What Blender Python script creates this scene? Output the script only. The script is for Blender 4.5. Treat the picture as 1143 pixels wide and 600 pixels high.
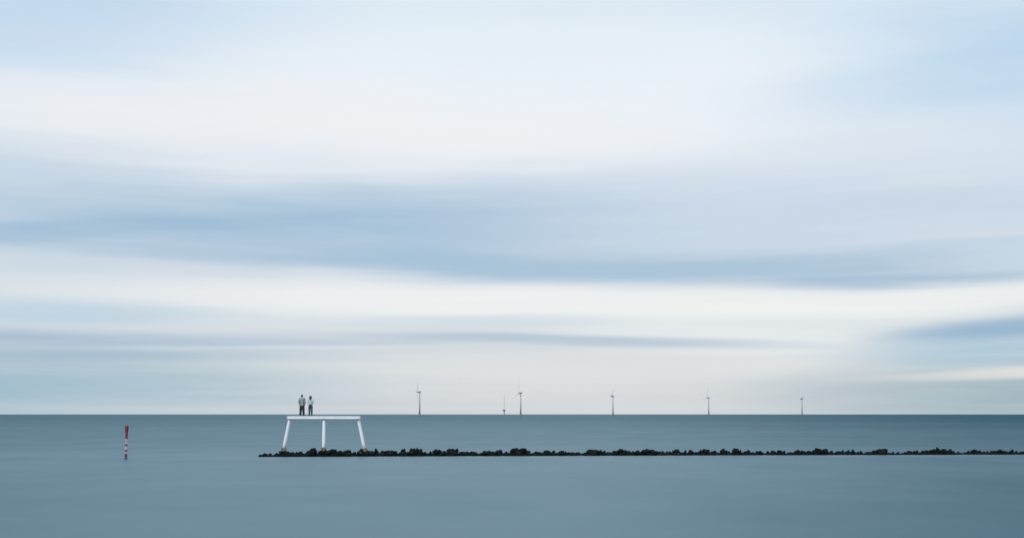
import bpy, bmesh, math, random
from mathutils import Vector, Matrix, Euler
R = math.radians
random.seed(11)
S = bpy.context.scene
for o in list(bpy.data.objects): bpy.data.objects.remove(o)
C = S.collection

# ------------------------------------------------------------------ camera
EYE = 10.3                       # promenade height above the water, metres
FL = 1395.0                      # focal length in photo pixels (photo is 1143 x 600)
cam = bpy.data.cameras.new('camera'); cam.sensor_width = 36; cam.lens = 36 * FL / 1143
cam.shift_y = (0.77 - 0.5) * 600 / 1143; cam.clip_start = 0.5; cam.clip_end = 400000
co = bpy.data.objects.new('camera', cam); co.location = (0, 0, EYE); co.rotation_euler = (R(90), 0, 0)
C.objects.link(co); S.camera = co
S.render.resolution_x = 1024; S.render.resolution_y = 537
S.view_settings.view_transform = 'Standard'; S.view_settings.look = 'None'
S.view_settings.exposure = 0.0; S.view_settings.gamma = 1

def lin(c):
    return tuple(((v/255)/12.92 if v/255 <= .04045 else ((v/255+.055)/1.055)**2.4) for v in c) + (1,)

# ------------------------------------------------------------------ sun (soft, overcast, from behind the camera's left shoulder)
SUN_EL, SUN_AZ = 26, 205         # azimuth clockwise from +Y (view direction)
sl = bpy.data.lights.new('sun', 'SUN'); sl.energy = 1.5; sl.angle = R(20); sl.color = (1.0, .97, .92)
so = bpy.data.objects.new('sun', sl); C.objects.link(so)
sd = Vector((math.sin(R(SUN_AZ))*math.cos(R(SUN_EL)), math.cos(R(SUN_AZ))*math.cos(R(SUN_EL)), math.sin(R(SUN_EL))))
so.rotation_euler = sd.to_track_quat('Z', 'Y').to_euler(); so.location = (0, 0, 60)

# ------------------------------------------------------------------ sky: Nishita under a veil of wind-drawn cloud
W = bpy.data.worlds.new('World'); S.world = W; W.use_nodes = True
nt = W.node_tree; nt.nodes.clear(); L = nt.links.new
def N(t, **k):
    n = nt.nodes.new(t)
    for a, b in k.items(): setattr(n, a, b)
    return n
def M(op, a, b=None, clamp=False):
    n = N('ShaderNodeMath', operation=op); n.use_clamp = clamp
    for i, v in enumerate((a, b)):
        if v is None: continue
        if isinstance(v, (int, float)): n.inputs[i].default_value = v
        else: L(v, n.inputs[i])
    return n.outputs[0]
def MIX(f, a, b):
    n = N('ShaderNodeMix', data_type='RGBA')
    for i, v in ((0, f), (6, a), (7, b)):
        if isinstance(v, (int, float, tuple)): n.inputs[i].default_value = v
        else: L(v, n.inputs[i])
    return n.outputs[2]
tc = N('ShaderNodeTexCoord'); sx = N('ShaderNodeSeparateXYZ'); L(tc.outputs['Generated'], sx.inputs[0])
az = M('ARCTAN2', sx.outputs[0], sx.outputs[1])
el = M('ARCSINE', M('MAXIMUM', sx.outputs[2], 0.0))
def streak(scale, vec, detail=4, rough=.55, seed=0.0, tilt=0.0):
    mp = N('ShaderNodeMapping'); mp.inputs['Scale'].default_value = vec; mp.inputs['Location'].default_value = (seed, seed*.7, seed*1.3); mp.inputs['Rotation'].default_value = (0, tilt, 0)
    L(tc.outputs['Generated'], mp.inputs[0])
    nz = N('ShaderNodeTexNoise'); nz.inputs['Scale'].default_value = scale; nz.inputs['Detail'].default_value = detail
    nz.inputs['Roughness'].default_value = rough; L(mp.outputs[0], nz.inputs['Vector'])
    return nz.outputs['Fac']
w1 = streak(3.0, (1, 1, 4), 2, .5, 1.3)
w2 = streak(3.0, (1, 1, 8), 3, .5, 4.1)
w4 = streak(3.5, (1, 1, 30), 4, .6, 21.0, .02)
warp = M('ADD', M('MULTIPLY', M('SUBTRACT', w1, .5), .018), M('MULTIPLY', M('SUBTRACT', w2, .5), .022))
warp = M('ADD', warp, M('MULTIPLY', M('SUBTRACT', w4, .5), .010))
# calmer near the horizon, where the layers are seen edge-on
warp = M('MULTIPLY', warp, M('MINIMUM', M('MULTIPLY', el, 8.0), 1.6))
elw = M('ADD', el, warp)
w3 = streak(2.0, (1, 1, 9), 3, .5, 12.3)
azw = M('ADD', az, M('MULTIPLY', M('SUBTRACT', w3, .5), .22))
cv = N('ShaderNodeCombineXYZ'); L(azw, cv.inputs[0]); L(elw, cv.inputs[1])
def AE(px, py):
    u = (px-571.5)/FL; v = (462-py)/FL
    return math.atan(u), math.atan(v/math.sqrt(1+u*u))
def sk(c): r, g_, b_, a = lin(c); return (min(1, r*.997), min(1, g_*1.008), min(1, b_*1.0), 1)
# veil colour against elevation
BASE = [(462,(210,214,218)),(440,(217,219,223)),(415,(221,223,225)),(395,(221,223,226)),(368,(212,220,226)),(335,(224,229,234)),
        (310,(216,225,234)),(270,(202,215,231)),(228,(208,220,234)),(195,(222,230,240)),(150,(240,243,249)),(100,(240,245,251)),
        (50,(234,242,250)),(0,(226,239,249)),(-250,(206,222,240)),(-900,(180,203,230))]
cr = N('ShaderNodeValToRGB'); rmp = cr.color_ramp; rmp.interpolation = 'B_SPLINE'
TOP = 0.9
while len(rmp.elements) < len(BASE): rmp.elements.new(.5)
for i, (py, c) in enumerate(BASE):
    rmp.elements[i].position = math.atan((462-py)/FL)/TOP if i < len(BASE)-1 else 1.0
for i, (py, c) in enumerate(BASE): rmp.elements[i].color = sk(c)
L(M('DIVIDE', elw, TOP), cr.inputs[0])
col = cr.outputs[0]
# cloud banks: (azimuth px, elevation px, half-width, half-height, tilt, colour, opacity)
BANKS = [
 (1,   15, 330, 95,  0,    (195,217,240), .85),
 (1170, 60, 330,105, 0,    (189,215,239), .95),
 (-20, 195, 260, 60, 0,    (196,213,230), .75),
 (210, 135, 330, 62, -.03, (244,244,247), .85),
 (520, 160, 340, 50, 0,    (244,243,247), .85),
 (980, 165, 260, 50, 0,    (222,231,241), .60),
 (800, 228, 420, 45, 0,    (200,214,232), .45),
 (320, 250, 440, 54, .0, (163,192,217), 1.0),
 (60,  256, 330, 20, -.06, (158,188,214), .75),
 (330, 286, 360, 24, .02,  (165,192,217), .60),
 (700, 300, 620, 25, .022, (166,193,216), .88),
 (1010,314, 330, 13, .01,  (148,180,208), .70),
 (1100,280, 260, 14, -.02, (180,202,224), .45),
 (110, 300, 330, 16, .02,  (206,216,228), .70),
 (560, 334, 640, 32, .02,  (243,242,243), 1.0),
 (800, 374, 300, 40, 0,  (236,238,240), .85),
 (980, 336, 440, 22, -.02, (243,243,242), 1.0),
 (10,  345, 270, 26, 0,    (188,210,228), .75),
 (500, 358, 260, 12, 0,    (206,219,232), .55),
 (60,  381, 640, 19, .01,    (168,188,211), .90),
 (600, 381, 380, 10, .02,  (182,197,214), .85),
 (130, 399, 430, 8,  -.006,(168,187,210), .75),
 (300, 390, 380, 4,  -.01, (220,226,232), .55),
 (560, 410, 480, 30, 0,    (224,226,228), .85),
 (1180,363, 235, 18, -.04, (150,181,208), .98),
 (1190,392, 310, 27, 0,    (169,199,218), .9),
 (1180,440, 330, 50, 0,    (155,179,191), .9),
 (1150,414, 160, 9,  -.05, (224,224,222), .95),
 (1000,421, 200, 4, -.02,  (206,215,216), .40),
 (-40, 428, 500, 54, 0,    (158,188,206), .95),
]
for px, py, rx, ry, tl, c, a in BANKS:
    A, E = AE(px, py)
    mp = N('ShaderNodeMapping', vector_type='TEXTURE')
    mp.inputs['Location'].default_value = (A, E, 0); mp.inputs['Rotation'].default_value = (0, 0, -math.atan(tl))
    mp.inputs['Scale'].default_value = (rx/FL, ry/FL, 1); L(cv.outputs[0], mp.inputs[0])
    ln = N('ShaderNodeVectorMath', operation='LENGTH'); L(mp.outputs[0], ln.inputs[0])
    mr = N('ShaderNodeMapRange', interpolation_type='SMOOTHERSTEP')
    mr.inputs[1].default_value = 1.12 if ry < 45 else 1.3; mr.inputs[2].default_value = 0.12 if ry < 45 else -.05; mr.inputs[3].default_value = 0; mr.inputs[4].default_value = a
    L(ln.outputs['Value'], mr.inputs[0])
    col = MIX(mr.outputs[0], col, sk(c))
# fine drawn-out wisps everywhere, broader banks carrying on outside the view
wi = streak(3.0, (1, 1, 13), 5, .55, 7.7, .03)
col = MIX(M('MULTIPLY', M('SUBTRACT', wi, .47, True), .75, True), col, sk((242, 243, 246)))
wj = streak(2.6, (1, 1, 11), 5, .55, 2.2, .04)
col = MIX(M('MULTIPLY', M('SUBTRACT', wj, .48, True), .38, True), col, sk((170, 195, 221)))
wf = streak(2.6, (1, 1, 42), 4, .6, 31.0, .015)          # thin layered sheets, low over the horizon
low = N('ShaderNodeMapRange', interpolation_type='SMOOTHSTEP'); low.inputs[1].default_value = .17; low.inputs[2].default_value = .03; L(el, low.inputs[0])
col = MIX(M('MULTIPLY', M('MULTIPLY', M('SUBTRACT', wf, .52, True), .7, True), low.outputs[0]), col, sk((182, 201, 218)))
col = MIX(M('MULTIPLY', M('MULTIPLY', M('SUBTRACT', .47, wf, True), .8, True), low.outputs[0]), col, sk((230, 233, 234)))
outm = N('ShaderNodeMapRange', interpolation_type='SMOOTHSTEP'); outm.inputs[1].default_value = .48; outm.inputs[2].default_value = .9
L(M('ABSOLUTE', az), outm.inputs[0])
wk = streak(2.2, (1, 1, 6), 4, .5, 9.4)
big = N('ShaderNodeMapRange', interpolation_type='SMOOTHSTEP'); big.inputs[1].default_value = .42; big.inputs[2].default_value = .62; big.inputs[4].default_value = .6
L(wk, big.inputs[0])
col = MIX(M('MULTIPLY', outm.outputs[0], big.outputs[0]), col, sk((168, 193, 220)))
sky = N('ShaderNodeTexSky', sky_type='NISHITA'); sky.sun_disc = False
sky.sun_elevation = R(SUN_EL); sky.sun_rotation = R(SUN_AZ); sky.air_density = 1; sky.dust_density = 1; sky.ozone_density = 2
bgs = N('ShaderNodeBackground'); bgs.inputs[1].default_value = .08; L(sky.outputs[0], bgs.inputs[0])
bgc = N('ShaderNodeBackground'); bgc.inputs[1].default_value = 1.0; L(col, bgc.inputs[0])
ms = N('ShaderNodeMixShader'); ms.inputs[0].default_value = .95; L(bgs.outputs[0], ms.inputs[1]); L(bgc.outputs[0], ms.inputs[2])
wo = N('ShaderNodeOutputWorld'); L(ms.outputs[0], wo.inputs[0])

# ------------------------------------------------------------------ material helpers
def mat(name, c, rough=.6, var=.0, scale=3.0, c2=None, spec=.5, metal=0, bump=0.0, objrand=0.0, stretch=(1,1,1)):
    m = bpy.data.materials.new(name); m.use_nodes = True; t = m.node_tree; b = t.nodes['Principled BSDF']
    b.inputs['Roughness'].default_value = rough; b.inputs['Metallic'].default_value = metal
    b.inputs['Specular IOR Level'].default_value = spec
    if c2 is None: c2 = tuple(max(0, v*(1-var)) for v in c)
    tcn = t.nodes.new('ShaderNodeTexCoord'); mp = t.nodes.new('ShaderNodeMapping'); mp.inputs['Scale'].default_value = stretch
    nz = t.nodes.new('ShaderNodeTexNoise'); nz.inputs['Scale'].default_value = scale; nz.inputs['Detail'].default_value = 5
    t.links.new(tcn.outputs['Object'], mp.inputs[0]); t.links.new(mp.outputs[0], nz.inputs['Vector'])
    r = t.nodes.new('ShaderNodeValToRGB'); r.color_ramp.elements[0].position = .38; r.color_ramp.elements[1].position = .62
    r.color_ramp.elements[0].color = (*c2, 1); r.color_ramp.elements[1].color = (*c, 1)
    t.links.new(nz.outputs['Fac'], r.inputs[0]); out = r.outputs[0]
    if objrand:
        oi = t.nodes.new('ShaderNodeObjectInfo'); mr = t.nodes.new('ShaderNodeMapRange')
        mr.inputs[3].default_value = 1-objrand; mr.inputs[4].default_value = 1+objrand; t.links.new(oi.outputs['Random'], mr.inputs[0])
        hs = t.nodes.new('ShaderNodeHueSaturation'); t.links.new(mr.outputs[0], hs.inputs['Value']); t.links.new(out, hs.inputs['Color']); out = hs.outputs[0]
    t.links.new(out, b.inputs['Base Color'])
    if bump:
        bp = t.nodes.new('ShaderNodeBump'); bp.inputs['Strength'].default_value = bump; bp.inputs['Distance'].default_value = .05
        t.links.new(nz.outputs['Fac'], bp.inputs['Height']); t.links.new(bp.outputs[0], b.inputs['Normal'])
    return m

# ------------------------------------------------------------------ object helpers
def tag(o, label=None, cat=None, group=None, kind=None):
    for k, v in (('label', label), ('category', cat), ('group', group), ('kind', kind)):
        if v: o[k] = v
    return o
def empty(name, loc, label, cat, group=None, rz=0):
    o = bpy.data.objects.new(name, None); C.objects.link(o); o.location = loc; o.rotation_euler = (0, 0, rz)
    o.empty_display_size = .3
    return tag(o, label, cat, group)
def obj(name, bm, m, parent=None, smooth=False, bevel=0):
    if isinstance(bm, bmesh.types.BMesh):
        if bevel: bmesh.ops.bevel(bm, geom=bm.edges[:], offset=bevel, segments=2, affect='EDGES', clamp_overlap=True)
        bmesh.ops.recalc_face_normals(bm, faces=bm.faces[:])
        me = bpy.data.meshes.new(name); bm.to_mesh(me); bm.free()
    else: me = bm
    if m and not me.materials: me.materials.append(m)
    if smooth:
        for p in me.polygons: p.use_smooth = True
    o = bpy.data.objects.new(name, me); C.objects.link(o)
    if parent: o.parent = parent
    return o
def box(bm, a, b):
    x0, y0, z0 = a; x1, y1, z1 = b
    v = [bm.verts.new(p) for p in ((x0,y0,z0),(x1,y0,z0),(x1,y1,z0),(x0,y1,z0),(x0,y0,z1),(x1,y0,z1),(x1,y1,z1),(x0,y1,z1))]
    for f in ((0,3,2,1),(4,5,6,7),(0,1,5,4),(1,2,6,5),(2,3,7,6),(3,0,4,7)): bm.faces.new([v[i] for i in f])
def tube(bm, pts, rad, n=16, cap=True, sq=(1,1)):
    """tapered tube through points with a radius at each"""
    rings = []
    for i, p in enumerate(pts):
        p = Vector(p)
        d = (Vector(pts[min(i+1, len(pts)-1)]) - Vector(pts[max(i-1, 0)])).normalized()
        q = d.to_track_quat('Z', 'Y')
        rings.append([bm.verts.new(p + q @ Vector((math.cos(2*math.pi*k/n)*rad[i]*sq[0], math.sin(2*math.pi*k/n)*rad[i]*sq[1], 0))) for k in range(n)])
    for a, b in zip(rings, rings[1:]):
        for k in range(n): bm.faces.new((a[k], a[(k+1)%n], b[(k+1)%n], b[k]))
    if cap: bm.faces.new(rings[0][::-1]); bm.faces.new(rings[-1])
    return bm
def P(px, py, D):                # photo pixel at distance D -> real place
    return Vector(((px-571.5)*D/FL, D, EYE-(py-462)*D/FL))

# ------------------------------------------------------------------ the breakwater's line
D0, D1 = 302.0, 320.0            # waterline distance at its tip and where it leaves the view
def wl(px): return D0 + (D1-D0)*max(0, min(1.3, (px-288)/855.0))**.8

# ------------------------------------------------------------------ sea
def sea_material():
    m = bpy.data.materials.new('sea_water'); m.use_nodes = True; t = m.node_tree; t.nodes.clear(); l = t.links.new
    def n(ty, **k):
        q = t.nodes.new(ty)
        for a, b in k.items(): setattr(q, a, b)
        return q
    def mm(op, a, b=None, cl=False):
        q = n('ShaderNodeMath', operation=op); q.use_clamp = cl
        for i, v in enumerate((a, b)):
            if v is None: continue
            if isinstance(v, (int, float)): q.inputs[i].default_value = v
            else: l(v, q.inputs[i])
        return q.outputs[0]
    def mr(x, a, b, c, d, it='SMOOTHSTEP'):
        q = n('ShaderNodeMapRange', interpolation_type=it)
        for i, v in enumerate((a, b, c, d)): q.inputs[i+1].default_value = v
        l(x, q.inputs[0]); return q.outputs[0]
    ge = n('ShaderNodeNewGeometry'); sp = n('ShaderNodeSeparateXYZ'); l(ge.outputs['Position'], sp.inputs[0])
    X, Y = sp.outputs[0], sp.outputs[1]
    def noise(sc, vec, det=4):
        mp = n('ShaderNodeMapping'); mp.inputs['Scale'].default_value = vec; l(ge.outputs['Position'], mp.inputs[0])
        z = n('ShaderNodeTexNoise'); z.inputs['Scale'].default_value = sc; z.inputs['Detail'].default_value = det; l(mp.outputs[0], z.inputs['Vector'])
        return z.outputs['Fac']
    # share of mirror-like water: sheltered lagoon inside the breakwater, ruffled open sea outside; reflected sky glow put in below
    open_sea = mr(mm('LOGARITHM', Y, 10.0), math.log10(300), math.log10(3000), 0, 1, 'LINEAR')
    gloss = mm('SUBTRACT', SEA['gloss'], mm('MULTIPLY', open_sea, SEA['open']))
    gloss = mm('ADD', gloss, mm('MULTIPLY', mm('MULTIPLY', mr(Y, 110, 250, 0, 1), mr(Y, 300, 420, 1, 0)), SEA['mid']))  # middle reach: calmer water and reflected sky glow, put into the gloss
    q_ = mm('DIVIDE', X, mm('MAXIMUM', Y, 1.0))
    gloss = mm('SUBTRACT', gloss, mm('MULTIPLY', mr(q_, .0, .46, 0, 1), SEA['dim_right']))  # right side dimmed: weaker sky reflection put into the gloss share
    gloss = mm('SUBTRACT', gloss, mm('MULTIPLY', mr(q_, -.10, -.5, 0, 1), SEA['dim_left']))  # slighter dimming of the sky's reflection painted in toward the left
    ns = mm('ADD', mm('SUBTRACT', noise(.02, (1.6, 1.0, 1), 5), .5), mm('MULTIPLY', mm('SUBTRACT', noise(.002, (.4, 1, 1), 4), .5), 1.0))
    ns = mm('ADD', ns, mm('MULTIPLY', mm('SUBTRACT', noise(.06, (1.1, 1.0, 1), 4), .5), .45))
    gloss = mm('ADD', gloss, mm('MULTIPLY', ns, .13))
    # swirled foam and spray smoothed along the rocks
    fx = mm('MULTIPLY', mm('SUBTRACT', X, (288-571.5)*D0/FL), 1.0)
    line = mm('ADD', D0-1.0, mm('MULTIPLY', mm('MAXIMUM', fx, 0.0), (D1-D0)/187.0))
    dl = mm('ABSOLUTE', mm('SUBTRACT', Y, line))
    fo = mm('MULTIPLY', mr(dl, 0, 16, 1, 0), mr(X, -80, -52, 0, 1))
    fo = mm('MULTIPLY', fo, mr(noise(.09, (1, .6, 1), 3), .38, .62, 0.1, 1))
    body = n('ShaderNodeMix', data_type='RGBA'); l(mm('MULTIPLY', fo, SEA['foam']), body.inputs[0])
    body.inputs[6].default_value = (*SEA['body'], 1); body.inputs[7].default_value = (.55, .62, .66, 1)
    df = n('ShaderNodeBsdfDiffuse'); l(body.outputs[2], df.inputs[0])
    gl = n('ShaderNodeBsdfGlossy'); gl.inputs['Roughness'].default_value = .38
    gl.inputs['Color'].default_value = (*SEA['tint'], 1)
    bpn = n('ShaderNodeBump'); bpn.inputs['Strength'].default_value = .12; bpn.inputs['Distance'].default_value = .3
    l(noise(.35, (.5, 1, 1), 3), bpn.inputs['Height']); l(bpn.outputs[0], gl.inputs['Normal'])
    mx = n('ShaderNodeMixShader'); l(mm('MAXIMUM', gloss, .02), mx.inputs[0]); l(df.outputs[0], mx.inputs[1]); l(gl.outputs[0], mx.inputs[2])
    o = n('ShaderNodeOutputMaterial'); l(mx.outputs[0], o.inputs[0])
    return m
SEA = dict(gloss=.355, open=.14, mid=.035, dim_right=.18, dim_left=.05, foam=.19, body=(.047, .119, .150), tint=(.70, .81, .835))
bm = bmesh.new()
ys = [-400, 0, 60, 120, 200, 300, 450, 700, 1200, 2500, 6000, 15000, 40000, 120000, 300000]
xs = [-200000, -60000, -15000, -4000, -1200, -400, -150, 0, 150, 400, 1200, 4000, 15000, 60000, 200000]
g = [[bm.verts.new((x, y, 0)) for x in xs] for y in ys]
for j in range(len(ys)-1):
    for i in range(len(xs)-1): bm.faces.new((g[j][i], g[j][i+1], g[j+1][i+1], g[j+1][i]))
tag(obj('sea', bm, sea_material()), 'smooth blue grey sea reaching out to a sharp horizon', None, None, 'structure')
bm = bmesh.new()
v = [bm.verts.new(p) for p in ((-300, -60, -6), (300, -60, -6), (300, 500, -6), (-300, 500, -6))]; bm.faces.new(v)
tag(obj('seabed', bm, mat('wet_sand', (.12, .10, .08), .8, .3)), 'sandy bottom under the shallow sea', None, None, 'structure')

# ------------------------------------------------------------------ breakwater
PROF = [(288,509.6),(291,507),(296,505.2),(303,507),(310,504.6),(316,503.3),(330,503.2),(342,504),(345,502),(349,499.6),(352,498.9),(355,503.3),(361,500.5),
(364,502.8),(370,499.8),(375,502.3),(380,502),(383,503.2),(388,500.9),(395,503),(402,502.5),(405,500.5),(412,502.5),(417,502.3),(420,499.2),(424,503),
(432,501.8),(440,502.2),(447,503.5),(450,501),(455,503),(460,499.9),(465,499),(470,499.6),(474,503),(483,502.8),(490,500.5),(494,504),(499,500.5),(503,499.6),
(510,499.6),(514,503.6),(525,502.6),(535,504),(542,502),(550,503),(558,501),(562,503.5),(567,505),(571,501),(576,499.1),(585,499.7),(590,502.6),(594,505),
(599,503),(604,504.5),(608,502),(618,502),(622,504),(627,501.4),(632,503),(637,505),(643,504),(650,505),(654,504),(657,501.4),(664,501),(670,501),(674,504),
(678,503),(681,504.2),(686,502),(692,500),(698,501.4),(704,502.3),(711,502),(714,504.5),(718,501.4),(723,500),(729,501),(735,503.5),(740,502.6),(747,504),
(752,501),(757,501),(762,504),(765,501.4),(772,502),(776,504),(781,501.4),(787,500.2),(794,502.3),(800,502.3),(803,505.4),(805,500.5),(811,501.4),(816,504),
(819,499.6),(825,500),(831,503),(835,501.4),(840,504),(848,502.3),(854,505.2),(858,502),(868,501.6),(874,502),(880,504),(883,504),(888,501),(897,501.6),
(903,503),(912,500),(920,500.4),(928,502),(935,503.5),(940,501.8),(952,501),(957,502.4),(962,502.4),(968,504),(975,502.8),(982,500.4),(990,500.4),(994,504),
(998,502.4),(1006,505),(1012,503),(1020,502),(1030,502.4),(1040,501),(1043,501),(1046,497.6),(1048,500.2),(1058,500.6),(1066,502.4),(1074,504.5),(1082,502),
(1090,501),(1098,503),(1110,502.4),(1118,501),(1124,503),(1128,500.4),(1136,503),(1146,503),(1160,501.5),(1175,503.5),(1190,501),(1205,503),(1225,502),(1245,503.5),(1270,508)]
def prof(px):
    for (a, ya), (b, yb) in zip(PROF, PROF[1:]):
        if a <= px <= b: return ya + (yb-ya)*(px-a)/(b-a)
    return 509
rock_m = [mat('wet_black_rock', (.011,.016,.016), .7, c2=(.004,.005,.005), scale=1.6, bump=.8, objrand=.5, spec=.10),
          mat('weed_covered_rock', (.010,.015,.012), .75, c2=(.004,.006,.005), scale=2.2, bump=.8, objrand=.5, spec=.10),
          mat('brown_rock', (.013,.014,.013), .75, c2=(.005,.006,.006), scale=1.9, bump=.8, objrand=.5, spec=.10)]
def rock_hull(rng, n=15):
    b = bmesh.new(); sh = (1, rng.uniform(.7, 1.0), rng.uniform(.6, .85))
    for _ in range(n):
        d = Vector((rng.gauss(0,1), rng.gauss(0,1), rng.gauss(0,1))).normalized() * rng.uniform(.74, 1.1)
        for k in range(3): d[k] = max(-.9, min(.9, d[k]))
        b.verts.new((d.x*sh[0], d.y*sh[1], d.z*sh[2]))
    r = bmesh.ops.convex_hull(b, input=b.verts[:])
    bmesh.ops.delete(b, geom=[e for e in set(r['geom_interior']) | set(r['geom_unused']) if isinstance(e, bmesh.types.BMVert)], context='VERTS')
    return b
rng = random.Random(5)
rock_meshes = []
for k in range(18):
    b = rock_hull(rng, rng.choice((10, 12, 14, 16))); bmesh.ops.recalc_face_normals(b, faces=b.faces[:])
    zs = [v.co.z for v in b.verts]; top = max(zs); wx = max(abs(v.co.x) for v in b.verts)
    for v in b.verts: v.co.z = v.co.z/top*.7; v.co.x /= wx
    me = bpy.data.meshes.new('rock'); b.to_mesh(me); b.free(); me.materials.append(rock_m[(0,1,0,2,0,1)[k % 6]]); rock_meshes.append(me)
bw = empty('rock_breakwater', (P(288, 462, D0).x, D0+2, 0), 'long low breakwater of dark wet boulders stretching away right of the white platform', 'breakwater')
o0 = bw.location.copy()
def put_rock(x, y, ztop, rw, rh):
    """boulder whose top reaches ztop, half-width rw, half-height rh"""
    o = bpy.data.objects.new('rock', rng.choice(rock_meshes)); C.objects.link(o); o.parent = bw
    s = rh/.7; o.scale = (rw, rw*rng.uniform(.8, 1.2), s); o.rotation_euler = (0, rng.uniform(-.34, .34), rng.choice((0, math.pi)) + rng.uniform(-.35, .35))
    o.location = Vector((x, y, ztop - rh)) - o0
    return o
count = 0
# crest boulders: one for each bump of the skyline and one in each dip
px = 291.0
while px < 1262:
    D = wl(px) + 2.0 + rng.uniform(-.6, .9); k = D/FL; big_ = rng.uniform(.75, 1.3)
    py = prof(px); zt = EYE - (py-462)*k
    nb = (prof(px-3)+prof(px+3))/2
    rw = (rng.uniform(2.0, 3.1) if py < nb-.6 else rng.uniform(2.3, 4.0))*k*big_
    rh = max(.35, min(zt*.62+.1, rng.uniform(.55, .95)))
    put_rock((px-571.5)*k, D, zt + rng.uniform(-.1, .06), rw, rh); count += 1
    px += rng.uniform(3.2, 5.4)
# blocks packed round the platform's feet
for px, py in ((313.5,502.6),(318.5,502.2),(316,503.4),(358.5,501.6),(364.4,501.2),(361.5,503.0),(403.2,500.2),(409.0,502.4),(406,503.2)):
    D = D0+5.2-1.5; k = D/FL
    put_rock((px-571.5)*k, D, EYE-(py-462)*k, 2.6*k, .55); count += 1
# big single blocks that stand out of the skyline
for px, py, w in ((350.5,499.2,2.6),(347,501.2,3.2),(296,505.2,4.5),(370,500,3.2),(420,499.4,2.2),(464,499.2,4.2),(461,500.3,4.5),(490,500.6,2.4),(502,499.8,4.2),(509,499.8,3.6),
                  (576,499.4,4.6),(583,499.8,4.6),(723,500,5),(787,500.3,5),(822,499.8,5),(915,500.3,6),(986,500.3,5.2),(1046,498,2.6),(1052,500.5,5),(658,501,4),(666,501,5.5),(692,500.2,3)):
    D = wl(px)+1.7; k = D/FL; zt = EYE-(py-462)*k
    put_rock((px-571.5)*k, D, zt, w*k, min(.9, zt*.6)); count += 1
# front boulders down at the waterline
px = 290.0
while count < 300:
    D = wl(px) + rng.uniform(-.1, .7); k = D/FL
    h = min(1.25, (509.5-prof(px))*k*rng.uniform(.45, .8))
    put_rock((px-571.5)*k, D, max(.25, h), rng.uniform(2.6, 4.8)*k, .5); count += 1
    px += rng.uniform(9.5, 13.5)
    if px > 1262: break
# the rest of the mound, packed under and behind
fill = bmesh.new()
def fill_rock(x, y, zt, r):
    src = rng.choice(rock_meshes); M4 = Matrix.Translation(Vector((x, y, zt-r*.7)) - o0) @ Euler((rng.uniform(-.3,.3), rng.uniform(-.3,.3), rng.uniform(0, 6.28))).to_matrix().to_4x4() @ Matrix.Diagonal((r, r, r, 1))
    tmp = bmesh.new(); tmp.from_mesh(src)
    vs = [fill.verts.new(M4 @ v.co) for v in tmp.verts]
    for f in tmp.faces: fill.faces.new([vs[v.index] for v in f.verts])
    tmp.free()
px = 291.0
while px < 1265:
    k0 = wl(px)/FL; x = (px-571.5)*k0; H = max(.3, EYE-(max(prof(px-3), prof(px), prof(px+3))-462)*(wl(px)+2)/FL)
    for dy in (-.2, .9, 1.9, 3.2, 4.6, 6.0, 7.2):
        hh = H*.66*min(1, .30+max(0, dy+.3)*.3) if dy < 3.5 else H*.7*max(.1, 1-(dy-3.2)/4.6)
        fill_rock(x+rng.uniform(-.4, .4), wl(px)+dy+rng.uniform(-.3, .3), hh, rng.uniform(.55, 1.0))
    px += 4.4
fo = obj('rock_fill', fill, rock_m[0], bw); fo['kind'] = 'stuff'

# ------------------------------------------------------------------ white platform
DP = D0 + 5.2; kp = DP/FL
white = mat('white_paint', (.80, .81, .82), .45, var=.10, scale=.7)
white2 = mat('worn_white_paint', (.74, .76, .78), .5, c2=(.60,.62,.63), scale=1.5)
leg_white = mat('stained_leg_paint', (.80, .81, .82), .45, var=.06, scale=.7)
t = leg_white.node_tree; pb_ = t.nodes['Principled BSDF']; src = pb_.inputs['Base Color'].links[0].from_socket
tco = t.nodes.new('ShaderNodeTexCoord'); sp_ = t.nodes.new('ShaderNodeSeparateXYZ'); t.links.new(tco.outputs['Object'], sp_.inputs[0])
nz_ = t.nodes.new('ShaderNodeTexNoise'); nz_.inputs['Scale'].default_value = 2.5; mp_ = t.nodes.new('ShaderNodeMapping'); mp_.inputs['Scale'].default_value = (2.5, 2.5, .5)
t.links.new(tco.outputs['Object'], mp_.inputs[0]); t.links.new(mp_.outputs[0], nz_.inputs[0])
ad_ = t.nodes.new('ShaderNodeMath'); ad_.operation = 'MULTIPLY_ADD'; t.links.new(nz_.outputs['Fac'], ad_.inputs[0]); ad_.inputs[1].default_value = -2.4; t.links.new(sp_.outputs[2], ad_.inputs[2])
mr_ = t.nodes.new('ShaderNodeMapRange'); mr_.inputs[1].default_value = .9; mr_.inputs[2].default_value = -.3; mr_.inputs[3].default_value = 0; mr_.inputs[4].default_value = .8; t.links.new(ad_.outputs[0], mr_.inputs[0])
mx_ = t.nodes.new('ShaderNodeMix'); mx_.data_type = 'RGBA'; t.links.new(mr_.outputs[0], mx_.inputs[0]); t.links.new(src, mx_.inputs[6]); mx_.inputs[7].default_value = (.30, .30, .22, 1); t.links.new(mx_.outputs[2], pb_.inputs['Base Color'])
grey = mat('galvanised_grey', (.20, .22, .24), .5, var=.3)
ochre = mat('rust_streaked_footing', (.24, .21, .11), .85, c2=(.05, .045, .022), scale=1.2)
ctr = P(361.8, 462, DP)
plat = empty('white_platform', (ctr.x, DP, 1.0), 'tall white steel platform on three long legs standing on the tip of the breakwater', 'platform')
def loc(px, py, dy=0):
    p = P(px, py, DP); return Vector((p.x-ctr.x, dy, p.z-1.0))
zt, zb = loc(0, 463.9).z, loc(0, 467.1).z; xl, xr = loc(321.3, 0).x, loc(402.3, 0).x
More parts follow.
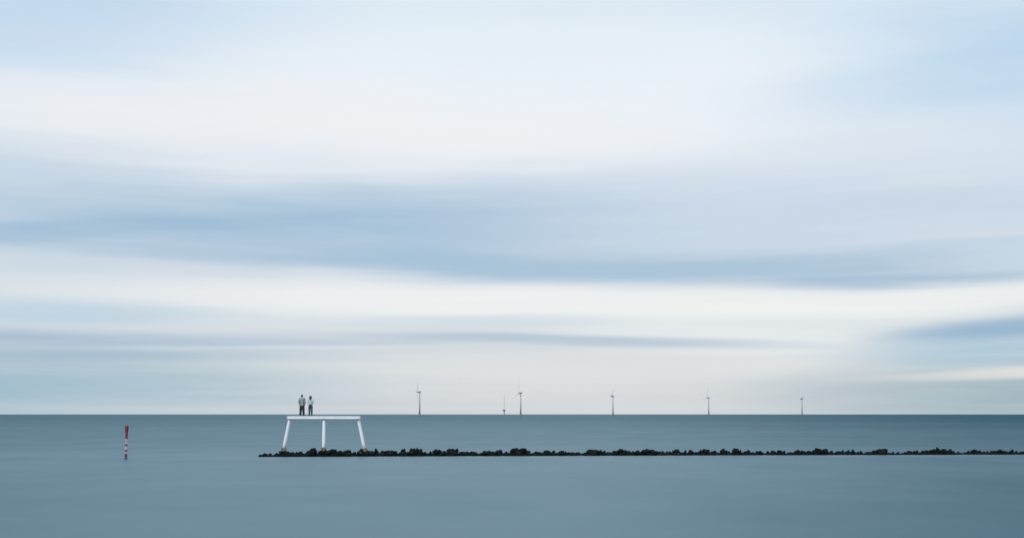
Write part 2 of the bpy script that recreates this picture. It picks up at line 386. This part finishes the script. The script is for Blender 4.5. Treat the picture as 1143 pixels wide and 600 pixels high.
b = bmesh.new(); box(b, (xl+.12, -1.25, zb+.10), (xr-.12, 1.25, zt-.12)); obj('deck_beam', b, white, plat, bevel=.02)
b = bmesh.new(); box(b, (xl, -1.35, zt-.12), (xr, 1.35, zt)); obj('deck_plate', b, white, plat, bevel=.015)
b = bmesh.new(); box(b, (xl, -1.35, zb), (xr, 1.35, zb+.10)); obj('lower_flange', b, white, plat, bevel=.015)
for xa, wd in ((xl+.06, .05), (loc(361.8,0).x, .04), (xr-.06, .05), (loc(341.5,0).x, .03), (loc(382,0).x, .03)):
    b = bmesh.new(); box(b, (xa-wd, -1.34, zb+.101), (xa+wd, 1.34, zt-.121)); obj('stiffener', b, white2, plat)
LEGS = ((323.3, 316.4, 499.8, .4), (361.9, 361.6, 499.6, -.3), (400.0, 406.4, 500.4, .4))
for tx, bx_, by, dy in LEGS:
    a = loc(tx, 467.5, dy*.35); a.z = zb-.14; c = loc(bx_, by, dy*1.6)
    lb = tube(bmesh.new(), [c, c.lerp(a, .02), c.lerp(a, .98), a], [.43, .43, .40, .38], 24)
    lg = obj('leg', lb, leg_white, plat, True)
    b = bmesh.new(); box(b, (a.x-.52, a.y-.5, zb-.14), (a.x+.52, a.y+.5, zb-.002)); obj('bearing_plate', b, grey, plat, bevel=.02)
    d = (a-c).normalized()
    tb = tube(bmesh.new(), [c-d*.03, c+d*.10], [.62, .62], 20); obj('base_flange', tb, grey, plat)
    for q in range(8):
        an = q*math.pi/4; qt = d.to_track_quat('Z', 'Y'); w = c + qt @ Vector((math.cos(an)*.53, math.sin(an)*.53, 0))
        fb = tube(bmesh.new(), [w+d*.10, w+d*.18], [.045, .045], 6); obj('bolt', fb, grey, plat)
    b = bmesh.new()
    for z0, z1, w0, w1 in ((-1.1, c.z-.04, .70, .50),):
        vs = [b.verts.new((c.x+sx*w, c.y+sy*w, z)) for z, w in ((z0, w0), (z1, w1)) for sx, sy in ((-1,-1),(1,-1),(1,1),(-1,1))]
        for f in ((3,2,1,0),(4,5,6,7),(0,1,5,4),(1,2,6,5),(2,3,7,6),(3,0,4,7)): b.faces.new([vs[i] for i in f])
    obj('footing', b, ochre, plat, bevel=.04)

# ------------------------------------------------------------------ the two figures, painted statues of a couple
def skin(verts, edges, rad, root=0, sub=2):
    me = bpy.data.meshes.new('tmp'); me.from_pydata(verts, edges, []); o = bpy.data.objects.new('tmp', me); C.objects.link(o)
    sm = o.modifiers.new('s', 'SKIN'); sm.use_smooth_shade = True
    for i, r in enumerate(rad):
        sv = me.skin_vertices[0].data[i]; sv.radius = (r, r) if isinstance(r, (int, float)) else r; sv.use_root = (i == root)
    ss = o.modifiers.new('u', 'SUBSURF'); ss.levels = sub; ss.render_levels = sub
    dg = bpy.context.evaluated_depsgraph_get(); dg.update()
    nm = bpy.data.meshes.new_from_object(o.evaluated_get(dg)); bpy.data.objects.remove(o)
    for p in nm.polygons: p.use_smooth = True
    return nm
def chainset(chains):
    """chains: list of lists of (point, radius); identical points weld"""
    vs, rs, es, idx = [], [], [], {}
    for ch in chains:
        prev = None
        for p, r in ch:
            k = tuple(round(c, 4) for c in p)
            if k not in idx: idx[k] = len(vs); vs.append(p); rs.append(r)
            if prev is not None and prev != idx[k]: es.append((prev, idx[k]))
            prev = idx[k]
    return vs, es, rs
skin_m = mat('skin', (.27, .18, .14), .55, var=.1)
def figure(name, loc_, label, woman, H, jacket_m, trouser_m, hair_m, shoe_m):
    root = empty(name, loc_, label, 'statue', 'pair of figures standing on the white platform')
    s = H/1.76; root.scale = (s, s, s)       # body drawn for a height of 1.76, facing +Y
    sw = .165 if woman else .195; hw = .085
    ft = .105 if woman else .135
    def hand(wr, dirv, side, curl):
        ch = []; q = dirv.to_track_quat('Z', 'Y')
        palm = wr + dirv*.075
        for i, (off, ln) in enumerate(((-.028,.065),(-.010,.075),(.009,.07),(.027,.055))):
            b0 = palm + q @ Vector((0, off, 0)); b1 = b0 + dirv*ln*.5 + curl*.012; b2 = b0 + dirv*ln*.85 + curl*.035
            ch.append([(tuple(palm), .024), (tuple(b0+dirv*.012), .012), (tuple(b1), .0095), (tuple(b2), .0085)])
        t0 = wr + dirv*.03 + q @ Vector((0, -.03, 0)); t1 = t0 + dirv*.035 + q @ Vector((0, -.018, 0))
        ch.append([(tuple(wr), .026), (tuple(t0), .013), (tuple(t1), .011)])
        return ch, palm
    body = []; arms = {}
    pel = (0, 0, .95); 
    body.append([(pel, .10), ((0,.0,1.1), .085), ((0,-.01,1.28), .095), ((0,-.01,1.40), .085), ((0,-.005,1.485), .058), ((0,.01,1.55), .055), ((0,.015,1.62), .083), ((0,.012,1.68), .086), ((0,.005,1.715), .06)])
    body.append([((0,.015,1.62), .083), ((0,.055,1.575), .048)])           # jaw
    for sd_ in (-1, 1):
        hip = (sd_*hw, 0, .90); kn = (sd_*(hw+(ft-hw)*.5), .01, .50); an = (sd_*ft, -.01, .09)
        body.append([(pel, .10), (hip, .085), ((sd_*(hw+.01), .005, .72), .075), (kn, .058), ((sd_*(hw+(ft-hw)*.7), -.015, .36), .058), (an, .038), ((sd_*(ft+.004), .07, .04), .036), ((sd_*(ft+.01), .16, .028), .026)])
        sh = Vector((sd_*sw, -.01, 1.40))
        if woman: el_ = Vector((sd_*.245, -.045, 1.15)); wr = Vector((sd_*.095, .135, 1.06)); dv = Vector((-sd_*.8, .25, -.25)).normalized()
        else: el_ = Vector((sd_*.245, -.06, 1.12)); wr = Vector((sd_*.20, .07, .90)); dv = Vector((-sd_*.25, .35, -.8)).normalized()
        hc, palm = hand(wr, dv, sd_, Vector((0, .6, 0)))
        body.append([((0,-.01,1.40), .085), (tuple(sh), .058), (tuple(sh.lerp(el_, .5)), .048), (tuple(el_), .040), (tuple(el_.lerp(wr, .5)), .036), (tuple(wr), .026), (tuple(palm), .024)])
        body += hc; arms[sd_] = (sh, el_, wr)
    me = skin(*chainset(body)); b_o = obj('body', me, skin_m, root, True)
    # face
    fb = bmesh.new(); tube(fb, [(0,.095,1.655), (0,.118,1.615), (0,.10,1.605)], [.008,.015,.008], 8)
    for sd_ in (-1, 1): tube(fb, [(sd_*.078,.015,1.665), (sd_*.092,.005,1.645), (sd_*.08,.012,1.60)], [.010,.018,.008], 8)
    obj('nose_and_ears', fb, skin_m, root, True)
    for sd_ in (-1, 1):
        eb = bmesh.new(); bmesh.ops.create_uvsphere(eb, u_segments=10, v_segments=8, radius=.013, matrix=Matrix.Translation((sd_*.032, .088, 1.645))); obj('eye', eb, hair_m, root, True)
    mb = bmesh.new(); tube(mb, [(-.022,.098,1.572), (0,.104,1.57), (.022,.098,1.572)], [.003,.007,.003], 8); obj('mouth', mb, mat('lips', (.30,.12,.10), .5), root, True)
    # clothes
    hem = .96 if woman else .79
    tor = [((0,0,hem+.01), .135 if not woman else .118), ((0,0,1.02 if not woman else 1.07), .135 if not woman else .112), ((0,-.005,1.15), .130 if not woman else .112), ((0,-.01,1.30), .142 if not woman else .124), ((0,-.01,1.41), .115 if not woman else .10), ((0,-.007,1.475), .070 if not woman else .066)]
    jk = [tor]
    for sd_ in (-1, 1):
        sh, el_, wr = arms[sd_]
        jk.append([((0,-.01,1.41), .115 if not woman else .10), (tuple(sh), .076), (tuple(sh.lerp(el_, .5)), .064), (tuple(el_), .058), (tuple(el_.lerp(wr, .55)), .054), (tuple(wr.lerp(el_, .08)), .046)])
        # wide back, hip panels
        jk.append([((0,-.005,1.15), .130 if not woman else .112), ((sd_*(.10 if not woman else .06), -.005, 1.16), .125 if not woman else .10)])
        mid = sh.lerp(el_, .62); jk.append([((sd_*(.10 if not woman else .06), -.005, 1.16), .125 if not woman else .10), ((mid.x*.82, mid.y, mid.z), .085 if not woman else .07)])
        if not woman: jk.append([((0,0,1.02), .135), ((sd_*.11, 0, 1.0), .135), ((sd_*.115, 0, .83), .14)])
        else: jk.append([((0,0,1.07), .112), ((sd_*.07, 0, 1.02), .11), ((sd_*.07, 0, .96), .10)])
    kf = 1.20
    jk = [[(p, r*kf) for p, r in ch] for ch in jk]
    obj('jacket' if not woman else 'jumper', skin(*chainset(jk)), jacket_m, root, True)
    if not woman:
        cb = bmesh.new(); tube(cb, [(0,-.012,1.455), (0,-.004,1.505)], [.086, .066], 20, False); obj('collar', cb, jacket_m, root, True)
        for sd_ in (-1, 1):
            pb = bmesh.new(); box(pb, (sd_*.19-.05, .05, .88), (sd_*.19+.05, .105, .90)); obj('pocket_flap', pb, trouser_m, root, bevel=.003)
    tr = [[((0,0,1.06), .118), (pel, .135)]]
    for sd_ in (-1, 1):
        tr.append([(pel, .135), ((sd_*hw, 0, .88), .108), ((sd_*(hw+.012), .003, .70), .094), ((sd_*(hw+(ft-hw)*.5), .005, .50), .078), ((sd_*(hw+(ft-hw)*.7), -.012, .34), .075), ((sd_*ft, -.008, .10), .070 if not woman else .058), ((sd_*ft, -.006, .065), .072 if not woman else .058)])
    kf = 1.42 if not woman else 1.18
    tr = [[(p, r*kf) if p[2] < .85 else (p, r) for p, r in ch] for ch in tr]
    obj('trousers' if not woman else 'jeans', skin(*chainset(tr)), trouser_m, root, True)
    for sd_ in (-1, 1):
        sv = [((sd_*ft, -.055, .038), .038), ((sd_*(ft+.003), 0, .042), .044), ((sd_*(ft+.006), .08, .036), .042), ((sd_*(ft+.010), .155, .032), .038), ((sd_*(ft+.012), .20, .026), .024)]
        obj('shoe', skin(*chainset([sv])), shoe_m, root, True)
    if woman:
        hr = [[((0,-.01,1.70), .078), ((0,-.022,1.65), .100), ((0,-.045,1.57), .092), ((0,-.075,1.48), .088), ((0,-.105,1.40), .076), ((0,-.118,1.33), .045)]]
        for sd_ in (-1, 1): hr.append([((0,-.022,1.65), .100), ((sd_*.06,-.01,1.60), .055), ((sd_*.075,-.035,1.50), .045), ((sd_*.06,-.06,1.42), .03)])
    else:
        hr = [[((0,.03,1.715), .055), ((0,-.008,1.70), .090), ((0,-.03,1.64), .080), ((0,-.03,1.58), .062)]]
    obj('hair', skin(*chainset(hr)), hair_m, root, True)
    return root
jacket_m = mat('grey_green_jacket', (.33, .36, .34), .8, c2=(.17, .19, .185), scale=7, stretch=(1.6, 1, .6))
jump_m = mat('pale_jumper', (.62, .66, .63), .85, c2=(.48, .52, .50), scale=7)
dark_tr = mat('dark_trousers', (.018, .028, .034), .8, c2=(.010, .016, .020), scale=8)
jeans_m = mat('blue_jeans', (.040, .085, .125), .8, c2=(.018, .035, .050), scale=6, stretch=(1, 1, .6))
hair_b = mat('dark_brown_hair', (.022, .016, .018), .6, var=.4, scale=14, stretch=(3, 3, .5))
hair_g = mat('dark_grey_hair', (.020, .018, .020), .6, var=.4, scale=14)
shoe_m = mat('black_shoes', (.012, .013, .015), .5, var=.2)
ztop = zt + 1.0
pm = P(337.2, 0, DP); pw = P(346.7, 0, DP)
figure('statue', (pm.x, DP-.1, ztop), 'figure of a man in a grey green jacket and dark trousers seen from behind', False, 5.28, jacket_m, dark_tr, hair_g, shoe_m)
figure('statue', (pw.x, DP-.1, ztop), 'figure of a woman with long dark hair, pale jumper and blue jeans seen from behind', True, 5.10, jump_m, jeans_m, hair_b, shoe_m)

# ------------------------------------------------------------------ red and white beacon
DB = 290.0; kb = DB/FL
red = mat('dark_red_paint', (.25, .018, .020), .5, c2=(.07, .008, .010), scale=3)
pinkw = mat('salt_stained_white_paint', (.66, .55, .57), .55, c2=(.46, .33, .36), scale=2.5)
slime = mat('algae_on_pile', (.12, .06, .055), .7, var=.5)
base = P(140.5, 511.2, DB); topp = P(141.6, 472.6, DB)
bc = empty('beacon', (base.x, DB, 0), 'thin red and white banded marker post standing alone in the water left of the platform', 'marker post')
def bz(py): return EYE-(py-462)*kb
def bx2(py): return (topp.x-base.x)*(511.2-py)/(511.2-472.6)
def seg(name, y0, y1, r, m, n=20):
    return obj(name, tube(bmesh.new(), [(bx2(y0), 0, bz(y0)), (bx2(y1), 0, bz(y1))], [r, r], n), m, bc, False)
tbm = tube(bmesh.new(), [(bx2(540), 0, -4.5), (bx2(510), 0, bz(510)), (bx2(478), 0, bz(478))], [.27, .27, .23], 20)
obj('pile', tbm, pinkw, bc, True)
seg('collar', 512.0, 510.0, .38, slime)
for y0, y1 in ((509.6, 506.0), (503.6, 501.4), (497.4, 495.4)): seg('red_band', y0, y1, .283, red)
can = obj('topmark', tube(bmesh.new(), [(bx2(489), 0, bz(489)), (bx2(483), 0, bz(483)), (bx2(478), 0, bz(478)), (bx2(475.2), 0, bz(475.2))], [.27, .30, .42, .42], 20), red, bc)
for yy in (488.7, 475.4, 478):
    obj('hoop', tube(bmesh.new(), [(bx2(yy), 0, bz(yy)-.05), (bx2(yy), 0, bz(yy)+.05)], [.44 if yy < 480 else .32]*2, 20), red, can)
seg('cap', 475.15, 474.4, .30, grey)
b = bmesh.new(); tube(b, [(bx2(474)-.25, 0, bz(474.4)), (bx2(474)-.25, 0, bz(472.6))], [.11, .09], 12); tube(b, [(bx2(474)+.15, 0, bz(474.4)), (bx2(474)+.15, 0, bz(473.2))], [.16, .12], 12)
obj('lantern', b, grey, bc)
lad = bmesh.new()
for sx_ in (-.17, .17): tube(lad, [(bx2(509)+sx_, -.52, bz(510)), (bx2(489)+sx_, -.52, bz(488))], [.022, .022], 6)
z = bz(509)
while z < bz(489): tube(lad, [(bx2(500)-.17, -.52, z), (bx2(500)+.17, -.52, z)], [.016, .016], 6); z += .3
for yy in (505, 492): tube(lad, [(bx2(yy), -.52, bz(yy)), (bx2(yy), -.30, bz(yy))], [.03, .03], 6)
obj('ladder', lad, grey, bc)

# ------------------------------------------------------------------ wind turbines out at sea
tgrey = mat('turbine_grey', (.42, .44, .45), .6, var=.05, scale=.05)
tdark = mat('nacelle_grey', (.27, .28, .29), .6, var=.1, scale=.1)
tblade = mat('blade_grey', (.76, .78, .79), .5, var=.05, scale=.05)
tyel = mat('weathered_yellow', (.19, .185, .165), .7, var=.1, scale=.1)
def turbine():
    r = empty('wind_turbine', (0, 0, 0), 'wind turbine', 'wind turbine')
    obj('transition_piece', tube(bmesh.new(), [(0,0,-8), (0,0,17)], [3.9, 3.9], 20), tyel, r, True)
    obj('work_platform', tube(bmesh.new(), [(0,0,17), (0,0,18.2)], [6.2, 6.2], 20), tyel, r)
    obj('tower', tube(bmesh.new(), [(0,0,18.2), (0,0,60), (0,0,106)], [3.6, 3.1, 2.3], 24), tgrey, r, True)
    b = bmesh.new(); box(b, (-8.5, -3.4, 106.2), (5.5, 3.4, 112.6)); nc = obj('nacelle', b, tdark, r, bevel=.9)
    b = bmesh.new(); box(b, (1.5, -3, 112.6), (5.0, 3, 114.2)); obj('cooler', b, tdark, nc, bevel=.3)
    hb = obj('hub', tube(bmesh.new(), [(-9,0,109.5), (-11,0,109.5), (-13.2,0,109.5), (-14.4,0,109.5)], [2.3, 2.6, 1.9, .5], 20), tgrey, r, True)
    for k in range(3):
        b = bmesh.new(); ring = []
        for t, ch, th in ((0,2.6,2.6),(.06,3.6,2.2),(.18,5.2,1.3),(.4,3.8,.8),(.7,2.3,.45),(.93,1.2,.25),(1,.35,.1)):
            zz = 1.8+t*78; tw = .55*(1-t)
            rr = []
            for q in range(10):
                a = q*math.pi/5; x_ = math.cos(a)*th/2; y_ = math.sin(a)*ch/2 + (.15*ch if t > .05 else 0)
                rr.append(b.verts.new((x_*math.cos(tw)-y_*math.sin(tw) - .03*t*t*78, x_*math.sin(tw)+y_*math.cos(tw), zz)))
            ring.append(rr)
        for a_, b_ in zip(ring, ring[1:]):
            for q in range(10): b.faces.new((a_[q], a_[(q+1)%10], b_[(q+1)%10], b_[q]))
        b.faces.new(ring[0][::-1]); b.faces.new(ring[-1])
        bo = obj('blade', b, tblade, hb, True); bo.location = (-11.2, 0, 109.5); bo.rotation_euler = (R(k*120), 0, 0)
    return r
def copy_tree(o, parent=None):
    c = o.copy(); C.objects.link(c)
    if parent: c.parent = parent
    for ch in list(o.children): copy_tree(ch, c)
    return c
TB = ((468.4, 437.3, R(12), 38, 'leftmost wind turbine on the horizon, nearest to the two figures'),
      (581.2, 438.4, R(24), 8, 'wind turbine right beside the thin lattice mast on the horizon'),
      (684.2, 442.0, R(15), 55, 'grey wind turbine alone on the horizon, middle one of the five'),
      (791.1, 443.8, R(10), 25, 'distant wind turbine second from the right end of the horizon row'),
      (895.3, 444.8, R(8), 80, 'smallest and rightmost wind turbine on the horizon'))
t0 = turbine(); first = True
for px, hy, yaw, spin, lb in TB:
    t = t0 if first else copy_tree(t0); first = False
    D = 109.5*FL/(462+.0-hy); D = (109.5-EYE)*FL/(462-hy)
    t.location = ((px-571.5)*D/FL, D, 0); t.rotation_euler = (0, 0, yaw)
    for ch in t.children:
        if ch.name.startswith('hub'):
            for i, bl in enumerate(c_ for c_ in ch.children): bl.rotation_euler = (R(spin+i*120), 0, 0)
    t['label'] = lb; t['group'] = 'wind turbines along the horizon'

# ------------------------------------------------------------------ lattice mast
D = 6000.0; k = D/FL
mm_ = empty('lattice_mast', ((562.8-571.5)*k, D, 0), 'very thin pale lattice mast on a dark flared base, on the horizon', 'mast')
zpl = EYE+(462-457.0)*k
obj('base_column', tube(bmesh.new(), [(0,0,-8), (0,0,zpl-9), (0,0,zpl-2)], [2.6, 2.6, 6.5], 16), tdark, mm_)
b = bmesh.new(); box(b, (-8, -8, zpl-2), (8, 8, zpl)); obj('work_deck', b, tdark, mm_, bevel=.2)
b = bmesh.new(); box(b, (-3.6, -3.6, zpl), (1.2, 1.6, zpl+3.2)); obj('equipment_cabin', b, tdark, mm_, bevel=.2)
lt = bmesh.new(); zT = EYE+(462-440.5)*k
cs = lambda z: [Vector((math.cos(a), math.sin(a), 0))*(2.4-1.7*(z-zpl)/(zT-zpl)) + Vector((0, 0, z)) for a in (R(90), R(210), R(330))]
for q in range(3): tube(lt, [cs(zpl)[q], cs(zT)[q]], [.20, .14], 6)
z = zpl; nsg = 22; hseg = (zT-zpl)/nsg
for i in range(nsg):
    A_, B_ = cs(zpl+i*hseg), cs(zpl+(i+1)*hseg)
    for q in range(3): tube(lt, [A_[q], B_[(q+1)%3]], [.10, .10], 5); tube(lt, [B_[q], B_[(q+1)%3]], [.08, .08], 5)
obj('mast', lt, tgrey, mm_)
for f_ in (.35, .6, .85):
    zz = zpl+(zT-zpl)*f_; b = tube(bmesh.new(), [(-5, 0, zz), (5, 0, zz)], [.12, .12], 6); obj('boom', b, tgrey, mm_)
